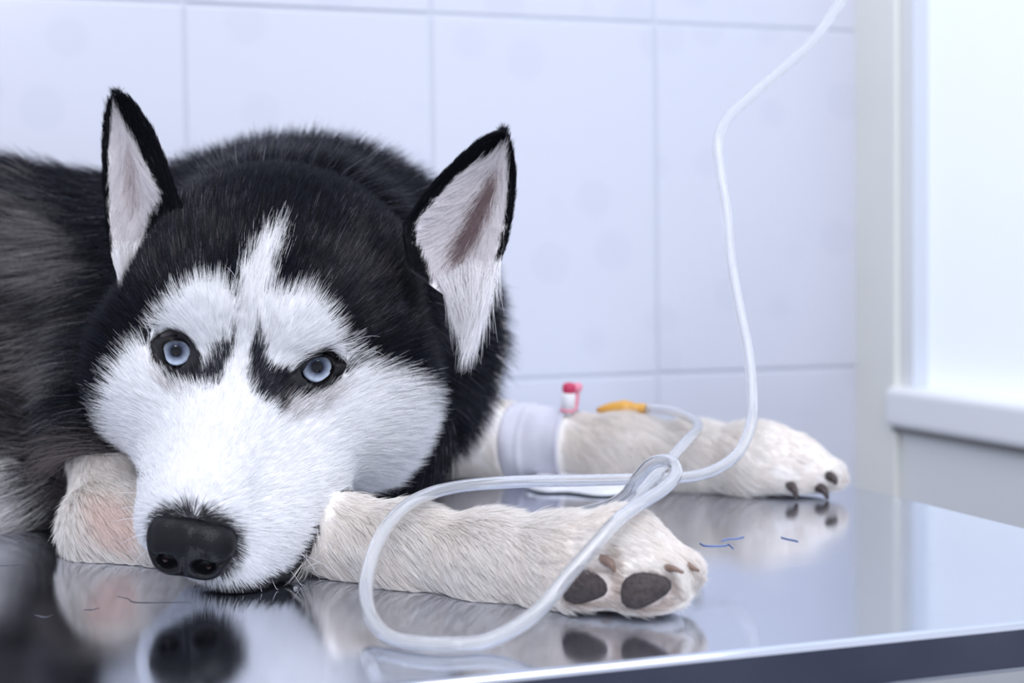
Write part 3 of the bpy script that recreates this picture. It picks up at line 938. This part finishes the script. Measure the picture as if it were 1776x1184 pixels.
# ------------------------------------------------------------------ eyes
for n_, ((ec, g_, ir), opn, rim, pup, dim) in enumerate(zip(EYES, (OPEN_L, OPEN_R), (RIM_L, RIM_R), ((308.5, 603.5), (552, 631)), (0, 0))):
    eye = empty('eye', ec - np.array([0, 0, EYE_R])); eye.parent = dog; eye.location = [float(v) for v in (ec - np.array([0, 0, EYE_R]) - wloc(dog))]
    # axes of the eyeball
    z_ = g_; x_ = np.cross([0, 0, 1.0], z_); x_ /= np.linalg.norm(x_); y_ = np.cross(z_, x_)

    def ring(th, off, n=36):
        return np.array([ec + off * z_ + 0 * x_ + math.sin(th) * EYE_R * (math.cos(a) * x_ + math.sin(a) * y_) + (math.cos(th) * EYE_R) * z_ for a in np.linspace(0, 2 * math.pi, n, endpoint=False)])
    n = 36
    th_i = math.asin(min(ir / EYE_R, .95))
    V = []; F = []
    ths = np.linspace(th_i * .97, math.pi * .98, 14)
    for th in ths: V += list(ring(th, 0))
    for i in range(len(ths) - 1):
        for k in range(n): F.append([i * n + k, (i + 1) * n + k, (i + 1) * n + (k + 1) % n, i * n + (k + 1) % n])
    obj('eyeball', np.array(V), F, M_sclera, eye)
    # iris: shallow bowl with a coloured rim-to-pupil ramp
    zi = math.cos(th_i) * EYE_R - .0006
    V = []; F = []; rs = np.linspace(0, 1, 18)
    pc = at(*pup, np.linalg.norm(ec - CAM) - EYE_R) ; pr_off = np.array([(pc - ec) @ x_, (pc - ec) @ y_]) / ir
    for r_ in rs:
        for a in np.linspace(0, 2 * math.pi, n, endpoint=False):
            V.append(ec + z_ * (zi - .0014 * (1 - r_) ** 1) + ir * r_ * (math.cos(a) * x_ + math.sin(a) * y_))
    for i in range(len(rs) - 1):
        for k in range(n): F.append([i * n + k, (i + 1) * n + k, (i + 1) * n + (k + 1) % n, i * n + (k + 1) % n][::-1])
    iris = obj('iris', np.array(V), F, M_iris, eye)
    cols = []
    for r_ in rs:
        for k in range(n):
            a = 2 * math.pi * k / n; fl = .5 + .5 * math.sin(k * 2.7) * math.sin(k * 1.3 + 1)
            lo_ = .5 - .5 * math.sin(a)  # upper iris painted darker, standing in for the brow's reflection
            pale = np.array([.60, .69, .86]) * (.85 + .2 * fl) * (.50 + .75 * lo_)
            if r_ < .76: t = max((r_ - .34) / .42, 0) ** 1.3; cc = np.array([.006, .02, .08]) * (1 - t) + pale * t
            elif r_ < .88: cc = pale
            else: t = (r_ - .88) / .12; cc = pale * (1 - t) + np.array([.05, .08, .16]) * t
            cols.append([*cc, 1])
    ia = iris.data.color_attributes.new('iris', 'FLOAT_COLOR', 'POINT'); ia.data.foreach_set('color', np.array(cols, np.float32).ravel())
    V = [ec + z_ * (zi - .0006)]; F = []
    for a in np.linspace(0, 2 * math.pi, n, endpoint=False): V.append(ec + z_ * (zi - .00062) + ir * (.36 * (math.cos(a) * x_ + math.sin(a) * y_)))
    for k in range(n): F.append([0, 1 + k, 1 + (k + 1) % n])
    obj('pupil', np.array(V), F, M_pupil, eye)
    # clear domed cornea
    V = []; F = []; hs = np.linspace(0, 1, 9)
    for h in hs:
        th = h * math.pi / 2 * .92
        for a in np.linspace(0, 2 * math.pi, n, endpoint=False):
            V.append(ec + z_ * (zi + .0008 + .0040 * math.cos(th)) + ir * 1.04 * math.sin(th) * (math.cos(a) * x_ + math.sin(a) * y_))
    for i in range(len(hs) - 1):
        for k in range(n): F.append([i * n + k, (i + 1) * n + k, (i + 1) * n + (k + 1) % n, i * n + (k + 1) % n])
    b0 = len(V)
    for a in range(n): V.append(V[(len(hs) - 1) * n + a] - z_ * .0012)
    for k in range(n): F.append([(len(hs) - 1) * n + k, b0 + k, b0 + (k + 1) % n, (len(hs) - 1) * n + (k + 1) % n])
    F.append([b0 + k for k in range(n)][::-1])
    obj('cornea', np.array(V), F, M_cornea, eye)
    # eyelid: black rim that closes over the ball and runs out into the face
    m_ = 56
    opn = [tuple(np.mean(opn, 0) + (np.array(q) - np.mean(opn, 0)) * 1.03) for q in opn]
    op = resample(np.vstack([catmull(opn + [opn[0]], 6)]), m_ + 1)[:-1]; rmq = np.array(rim, float)
    ctr = op.mean(0)
    rmc = resample(np.vstack([catmull(rim + [rim[0]], 6)]), 400)[:-1]
    ang = np.arctan2(*(rmc - rmc.mean(0)).T[::-1]); order = np.argsort(ang)
    an_o = np.arctan2(*(op - rmc.mean(0)).T[::-1])
    rad_r = np.linalg.norm(rmc - rmc.mean(0), axis=1)
    aa = np.r_[ang[order] - 2 * math.pi, ang[order], ang[order] + 2 * math.pi]; rr = np.r_[rad_r[order]] .repeat(1); rr = np.r_[rr, rr, rr]
    ro = np.interp(an_o, aa, rr)
    ou = rmc.mean(0) + np.stack([np.cos(an_o), np.sin(an_o)], 1) * ro[:, None] * 1.10
    inn = []
    for q in op:
        d = ray(*q); d /= np.linalg.norm(d); oc = CAM - ec; b2 = oc @ d; cR = EYE_R + .0009
        disc = b2 * b2 - (oc @ oc - cR * cR)
        inn.append(CAM + d * (-b2 - math.sqrt(disc)) if disc > 0 else CAM + d * (-b2))
    outp = []
    for q, i3 in zip(ou, inn):
        h_ = hit(q[0], q[1]); y0 = i3[1]
        h_ = at(q[0], q[1], min(max(h_[1] if h_ is not None else y0, y0 - .006), y0 + .008))
        outp.append(h_)
    inn, outp = np.array(inn), np.array(outp)
    V = []; F = []; lv = [(-.14, .0022), (0, 0), (.12, -.0013), (.35, -.0019), (.6, -.0014), (.85, -.0006), (1.05, .0015)]
    for t, dz in lv:
        V += list(inn * (1 - t) + outp * t - g_ * dz)
    nl = len(lv)
    for i in range(nl - 1):
        for k in range(m_): F.append([i * m_ + k, i * m_ + (k + 1) % m_, (i + 1) * m_ + (k + 1) % m_, (i + 1) * m_ + k])
    obj('eyelid', np.array(V), F, M_lid, eye)
    if n_ == 1:
        cpt = inn[np.argmin(op[:, 0])] - g_ * .0004
        V, F = sweep(np.array([cpt + x_ * .0002, cpt + x_ * .002, cpt + x_ * .0036]), np.array([.0012, .0016, .0007]), 8)
        obj('tear_duct', V, F, M_caruncle, eye)

# ------------------------------------------------------------------ nose
NC = np.array([0, .095, -.0445]); NS = .92


def nell(c, r): return hell(np.asarray(c) + NC, r)


ng = [np.arange(-.03, .03, .0007) for _ in range(3)]
NX = np.stack(np.meshgrid(*ng, indexing='ij'), -1)          # nose-local metres, head axes


def lell(c, r):
    q = NX - np.array(c); r = np.array(r); k0 = np.linalg.norm(q / r, axis=-1); k1 = np.linalg.norm(q / (r * r), axis=-1)
    return k0 * (k0 - 1) / np.maximum(k1, 1e-6)


def lcone(a, b_, ra, rb):
    a, b_ = np.array(a), np.array(b_); ab = b_ - a; t = np.clip((NX - a) @ ab / (ab @ ab), 0, 1)
    return np.linalg.norm(NX - a - t[..., None] * ab, axis=-1) - (ra + (rb - ra) * t)


nd = lell((0, -.002, .004), (.0198, .0135, .0110))
for s in (-1, 1):
    nd = smin(nd, lell((s * .0115, .001, -.001), (.0085, .0105, .0105)), .006)      # alar wings
    nd = smin(nd, lell((s * .007, .003, -.0095), (.0085, .0080, .0055)), .005)      # lower rim
nd = smin(nd, lell((0, .006, .001), (.0055, .0070, .0115)), .006)                   # septum
for s in (-1, 1):
    nd = -smin(-nd, lell((s * .0092, .0125, -.0056), (.0056, .0085, .0040)), .002)  # nostril
    nd = -smin(-nd, lcone((s * .012, .0115, -.0055), (s * .0195, .005, -.0015), .0020, .0010), .0015)
nd = -smin(-nd, lcone((0, .0138, -.0015), (0, .010, -.016), .0008, .0010), .0012)   # groove
NV, NF = surface_nets(nd.astype(np.float32), *ng)
nose = big_mesh('nose', h2w(NV * NS + NC), NF, M_nose, dog)
for s in (-1, 1):
    V, F = [], []
    for i, th in enumerate(np.linspace(.01, math.pi - .01, 7)):
        for k in range(12):
            a = 2 * math.pi * k / 12
            V.append(NC + NS * np.array([s * .0112, .0046, -.0092]) + np.array([.0036 * math.sin(th) * math.cos(a), .0018 * math.cos(th), .0022 * math.sin(th) * math.sin(a)]))
    for i in range(6):
        for k in range(12): F.append([i * 12 + k, i * 12 + (k + 1) % 12, (i + 1) * 12 + (k + 1) % 12, (i + 1) * 12 + k])
    obj('nostril', h2w(np.array(V)), F, M_nostril, nose)

# ------------------------------------------------------------------ whiskers and brow hairs
wr_, wd_, wl_ = [], [], []
for (px, py, ex, ey, L_) in [(500, 985, 560, 1040, .024), (470, 1000, 505, 1062, .02), (520, 960, 640, 985, .03), (540, 930, 650, 935, .034), (555, 905, 640, 890, .03), (450, 1010, 470, 1066, .018), (420, 1015, 430, 1064, .014),
                             (500, 940, 610, 1010, .032), (560, 880, 660, 850, .03), (262, 880, 180, 860, .026), (258, 900, 170, 885, .026), (254, 925, 180, 935, .024), (258, 860, 190, 832, .024), (262, 950, 200, 985, .02)]:
    h_ = hit(px, py)
    if h_ is None: continue
    e_ = at(ex, ey, h_[1] - .004); d = e_ - h_; wr_.append(h_); wd_.append(d); wl_.append(min(np.linalg.norm(d), L_ * 1.3))
for (px, py, ex, ey) in [(345, 500, 372, 520), (330, 505, 357, 545), (420, 470, 407, 430), (410, 485, 395, 440), (300, 540, 260, 515), (310, 525, 275, 485), (330, 505, 300, 462), (535, 560, 515, 590), (545, 540, 560, 500), (640, 610, 670, 600), (620, 590, 660, 560),
                         (770, 700, 815, 760), (760, 740, 800, 800), (765, 640, 800, 660), (190, 780, 160, 800)]:
    h_ = hit(px, py)
    if h_ is None: continue
    e_ = at(ex, ey, h_[1] - .012); d = e_ - h_; wr_.append(h_); wd_.append(d); wl_.append(np.linalg.norm(d))
wr_, wd_, wl_ = np.array(wr_), np.array(wd_), np.array(wl_)
wd_ = wd_ / np.linalg.norm(wd_, axis=1)[:, None]
grow('whiskers', wr_, wd_, wd_ + np.array([0, 0, -.3]), wl_, np.full(len(wr_), 1.5), np.tile([.85, .85, .9], (len(wr_), 1)), .0001, dog, mess=.04, pull=0, bend=.25)

# ------------------------------------------------------------------ paw pads and claws


def pad(px, py, wpx, hpx, ang, name='paw_pad', m=None, thick=.4, push=.001):
    h_ = hit(px, py)
    g_ = CAM - h_; g_ /= np.linalg.norm(g_); nr = gradient(dist, h_[None])[0]; z_ = nr * .65 + g_ * .35; z_ /= np.linalg.norm(z_)
    k_ = h_[1] / FPX
    x_ = math.cos(ang) * AX[0] - math.sin(ang) * AX[1]; x_ = x_ - z_ * (x_ @ z_); x_ /= np.linalg.norm(x_); y_ = np.cross(z_, x_)
    V, F = [], []; n = 18; lv = 9
    for i, th in enumerate(np.linspace(.02, math.pi - .02, lv)):
        for k in range(n):
            a = 2 * math.pi * k / n; s_ = math.sin(th); q = 1 + .10 * math.cos(3 * a + .6)
            V.append(h_ + z_ * push + s_ * q * (wpx * k_ * math.cos(a) * x_ + hpx * k_ * math.sin(a) * y_) + z_ * math.cos(th) * thick * hpx * k_)
    for i in range(lv - 1):
        for k in range(n): F.append([i * n + k, (i + 1) * n + k, (i + 1) * n + (k + 1) % n, i * n + (k + 1) % n])
    return obj(name, np.array(V), F, m or M_pad, dog)


pad(1015, 1016, 45, 30, -.12)
pad(1117, 1022, 46, 30, -.30)


def claw(p0, p1, p2, dd, r0, m):
    h0 = hit(*p0); d0 = h0[1]
    P = catmull([at(*p0, d0 + .003), at(*p1, d0 + dd), at(*p2, d0 + dd * 1.3)], 5)
    V, F = sweep(P, np.linspace(r0, r0 * .25, len(P)), 9)
    return obj('claw', V, F, m, dog)


claw((1040, 968), (1058, 976), (1066, 992), -.006, .0028, M_claw)
claw((1150, 984), (1168, 986), (1186, 993), -.004, .0020, M_claw)
claw((1186, 978), (1200, 984), (1213, 990), -.002, .0020, M_claw)
claw((1368, 838), (1378, 850), (1382, 866), -.006, .0035, M_darkclaw)
claw((1432, 822), (1446, 830), (1450, 840), -.005, .0038, M_darkclaw)
claw((1418, 842), (1430, 852), (1436, 866), -.005, .0036, M_darkclaw)

# ------------------------------------------------------------------ drip line
TR = .0029
path = [(1480, -30, .955), (1460, 0, .950), (1405, 75, .93), (1310, 160, .905), (1262, 205, .890), (1246, 245, .880), (1250, 300, .872), (1261, 370, .862), (1268, 450, .852), (1282, 530, .840), (1298, 610, .826), (1305, 690, .812), (1301, 740, .800), (1278, 788, .785), (1228, 819, .768), (1165, 829, .750), (1080, 831, .735), (1000, 833, .722), (900, 835, .705), (800, 843, .684), (735, 860, .662), (690, 890, .638), (655, 940, .616), (637, 1000, .602), (635, 1035, .590), (644, 1071, .575), (667, 1098, .561), (700, 1115, .552), (748, 1123, .547), (792, 1123, .546), (834, 1115, .548), (876, 1098, .552), (918, 1072, .556), (950, 1042, .561), (980, 1004, .567), (1030, 947, .577), (1072, 902, .588), (1112, 872, .612), (1150, 848, .640), (1171, 824, .660), (1168, 804, .672), (1150, 798, .682), (1126, 806, .692), (1103, 832, .706), (1085, 858, .722), (1056, 876, .738), (1018, 886, .755), (985, 895, .765), (960, 910, .745), (965, 930, .722), (1000, 930, .705), (1050, 905, .700), (1098, 868, .712), (1128, 835, .735), (1160, 800, .765), (1190, 766, .800), (1209, 745, .845), (1206, 730, .885), (1180, 717, .925), (1148, 709, .950), (1122, 709, .962)]
TP = resample(catmull([at(*p) for p in path], 10), 420)
TP[:, 2] = np.maximum(TP[:, 2], TR + .0003)
V, F = sweep(TP, TR, 14, inner=.66)
line = obj('drip_tube', V, F, M_tube)
tag(line, 'clear plastic drip tube hanging down and looped over the near foreleg', 'tube')

# ------------------------------------------------------------------ tape, gauze, cannula and connector on the far foreleg
tp = [TAPE_A + tax * tlen * t for t in np.linspace(0, 1, 24)]


def leg_r(p):
    best = 9
    for (a, ra), (b_, rb) in zip(FAR[:-1], FAR[1:]):
        ab = b_ - a; t = np.clip((p - a) @ ab / (ab @ ab), 0, 1); dd = np.linalg.norm(p - a - t * ab)
        if dd < best: best, rr, cc = dd, ra + (rb - ra) * t, a + t * ab
    return rr, cc


V, F, ns = [], [], 40
u_ = np.cross(tax, [0, 0, 1.0]); u_ /= np.linalg.norm(u_); v_ = np.cross(u_, tax)
for i, p in enumerate(tp):
    rr, cc = leg_r(p); f = i / (len(tp) - 1)
    for k in range(ns):
        a = 2 * math.pi * k / ns
        rad_ = rr + .0040 + .0006 * math.sin(3 * a + 9 * f) + .0004 * math.sin(f * 14 + math.sin(a * 2)) + (.0012 if .28 < f < .34 or f > .92 else 0)
        q = cc + rad_ * (math.cos(a) * u_ + math.sin(a) * v_); q[2] = max(q[2], .0008); V.append(q)
for i in range(len(tp) - 1):
    for k in range(ns): F.append([i * ns + k, i * ns + (k + 1) % ns, (i + 1) * ns + (k + 1) % ns, (i + 1) * ns + k])
tape = obj('bandage_tape', np.array(V), F, M_tape)
md = tape.modifiers.new('thickness', 'SOLIDIFY'); md.thickness = .0006; md.offset = 1
tag(tape, 'whitish surgical tape wrapped round the far foreleg under the red-capped port', 'tape')

# cannula port
b0 = at(984, 719, .972); t0 = at(987, 670, .970); axp = (t0 - b0); Lp = np.linalg.norm(axp); axp /= Lp
port = empty('cannula_port', b0, label='white cannula port with a red cap standing out of the taped foreleg', cat='medical port')
V, F = sweep(np.array([b0, b0 + axp * Lp * .18, b0 + axp * Lp * .2, b0 + axp * Lp * .72, b0 + axp * Lp * .78]), np.array([.0030, .0032, .0046, .0046, .0040]), 20); obj('port_body', V, F, M_port, port)
V, F = sweep(np.array([b0 + axp * Lp * .10, b0 + axp * Lp * .14, b0 + axp * Lp * .22, b0 + axp * Lp * .25]), np.array([.0036, .0049, .0049, .0036]), 20); obj('port_collar', V, F, M_pink, port)
cap = b0 + axp * Lp * .78
V, F = sweep(np.array([cap, cap + axp * .001, cap + axp * .0045, cap + axp * .006, cap + axp * .0066]), np.array([.0036, .0042, .0042, .003, .001]), 20); obj('port_cap', V, F, M_red, port)
hx_ = AX[0] * .0052 + np.array([0, .002, 0])
V, F = sweep(catmull([cap + axp * .003 + AX[0] * .003, cap + axp * .004 + hx_, cap - axp * .002 + hx_ * 1.05, b0 + axp * Lp * .3 + hx_, b0 + axp * Lp * .18 + AX[0] * .004], 6), .0015, 10); strap = obj('cap_strap', V, F, M_pink, port)
V, F = sweep(np.array([cap + axp * .0005 + hx_, cap + axp * .002 + hx_, cap + axp * .005 + hx_, cap + axp * .006 + hx_]), np.array([.002, .0034, .0034, .002]), 16); obj('strap_disc', V, F, M_pink, strap)
# amber connector joining the drip tube to the leg
P = np.array([at(1036, 711, .975), at(1046, 710, .973), at(1060, 709, .971), at(1078, 708, .969), at(1086, 708, .968), at(1088, 708, .9675), at(1096, 708, .967), at(1098, 708, .9665), at(1112, 708, .964), at(1124, 709, .962)])
V, F = sweep(P, np.array([.0014, .0028, .0042, .0050, .0054, .0044, .0046, .0034, .0032, .0030]), 20)
con = obj('tube_connector', V, F, M_yellow); tag(con, 'amber plastic connector where the drip tube reaches the far foreleg', 'connector')
for k in (0,):
    V, F = sweep(np.array([at(1083, 708, .9685), at(1086, 700, .968)]), np.array([.004, .0018]), 10); obj('wing', V, F, M_yellow, con)

# folded gauze on the table under the taped leg
g0, g1 = at(915, 838, .958), at(1115, 838, .930)
V, F = [], []; nx, ny = 28, 9
for s in (0, 1):
    for i in range(nx):
        f = i / (nx - 1); c_ = g0 + (g1 - g0) * f; wv = .022 * math.sin(math.pi * min(max(f, .02), .98)) ** .45
        for j in range(ny):
            g = j / (ny - 1) * 2 - 1
            z_ = .0010 + (.0085 + .002 * math.sin(f * 7 + 1)) * ((g + 1) / 2) ** 1.3 * math.sin(math.pi * min(max(f, .03), .97)) ** .4 + s * (.0014 + .0006 * math.sin(f * 13 + g * 3))
            V.append([c_[0] + g * wv * .25, c_[1] + g * wv * (1 + .25 * math.sin(f * 11)), z_])
for s in (0, 1):
    for i in range(nx - 1):
        for j in range(ny - 1):
            q = [s * nx * ny + i * ny + j, s * nx * ny + (i + 1) * ny + j, s * nx * ny + (i + 1) * ny + j + 1, s * nx * ny + i * ny + j + 1]
            F.append(q if s else q[::-1])
for i in range(nx - 1):
    for j, fl in ((0, False), (ny - 1, True)):
        q = [i * ny + j, (i + 1) * ny + j, nx * ny + (i + 1) * ny + j, nx * ny + i * ny + j]; F.append(q[::-1] if fl else q)
gz_ = obj('gauze_pad', np.array(V), F, M_gauze); tag(gz_, 'white folded gauze lying on the table under the taped foreleg', 'gauze')

# loose blue threads, a droplet and old scratches on the steel
M_thread = mat('blue_thread', (0.22, 0.29, 0.50), 0.6)
for pts, lab in (([(1214, 941), (1222, 945), (1240, 946), (1258, 945), (1264, 943), (1272, 950)], 'short bent blue thread on the table just right of the near paw'),
                 ([(1252, 937), (1262, 934), (1278, 933), (1290, 930)], 'fine blue thread lying just behind the short bent one'),
                 ([(1355, 931), (1366, 934), (1377, 936), (1384, 938)], 'fine blue thread on the table below the toes of the far paw')):
    P = catmull([on_plane(*p, .0003) for p in pts], 5)
    V, F = sweep(P, .0003, 6); tag(obj('thread', V, F, M_thread), lab, 'thread')
dp = on_plane(513, 1021)
bm = bmesh.new(); bmesh.ops.create_uvsphere(bm, u_segments=14, v_segments=8, radius=.0011)
for v in bm.verts: v.co.z = max(v.co.z * .8, -.0003) + .0003
tag(bm_obj('water_droplet', bm, M_tube, smooth=True, loc=dp), 'tiny clear water droplet on the table beside the husky chin', 'droplet')
M_scr = mat('scratch_mark', (0.10, 0.10, 0.12), 0.6, 0.4)
for pts, wd in (([(0, 981), (22, 980), (46, 978)], .0012), ([(145, 1057), (160, 1057), (172, 1054)], .0010), ([(203, 1034), (222, 1038), (232, 1044), (270, 1045), (332, 1044)], .0010),
                ([(232, 976), (262, 979), (280, 986)], .0012), ([(60, 1066), (78, 1070), (92, 1066)], .0014)):
    P = resample(catmull([on_plane(*p, 0) for p in pts], 5), 18); V = []; F = []
    for i, p in enumerate(P):
        hw = wd * math.sin(math.pi * (i + .3) / 17.6) * random.uniform(.6, 1)
        for z_ in (-.0003, .00012): V += [[p[0], p[1] - hw, z_], [p[0], p[1] + hw, z_]]
    for i in range(17):
        a = i * 4; b_ = a + 4
        F += [[a + 2, b_ + 2, b_ + 3, a + 3], [a, a + 1, b_ + 1, b_], [a, b_, b_ + 2, a + 2], [a + 1, a + 3, b_ + 3, b_ + 1]]
    o = obj('scratch', np.array(V), F, M_scr, smooth=False)
    o.parent = table; o.matrix_parent_inverse = (Matrix.Translation(table.location) @ table.rotation_euler.to_matrix().to_4x4()).inverted()
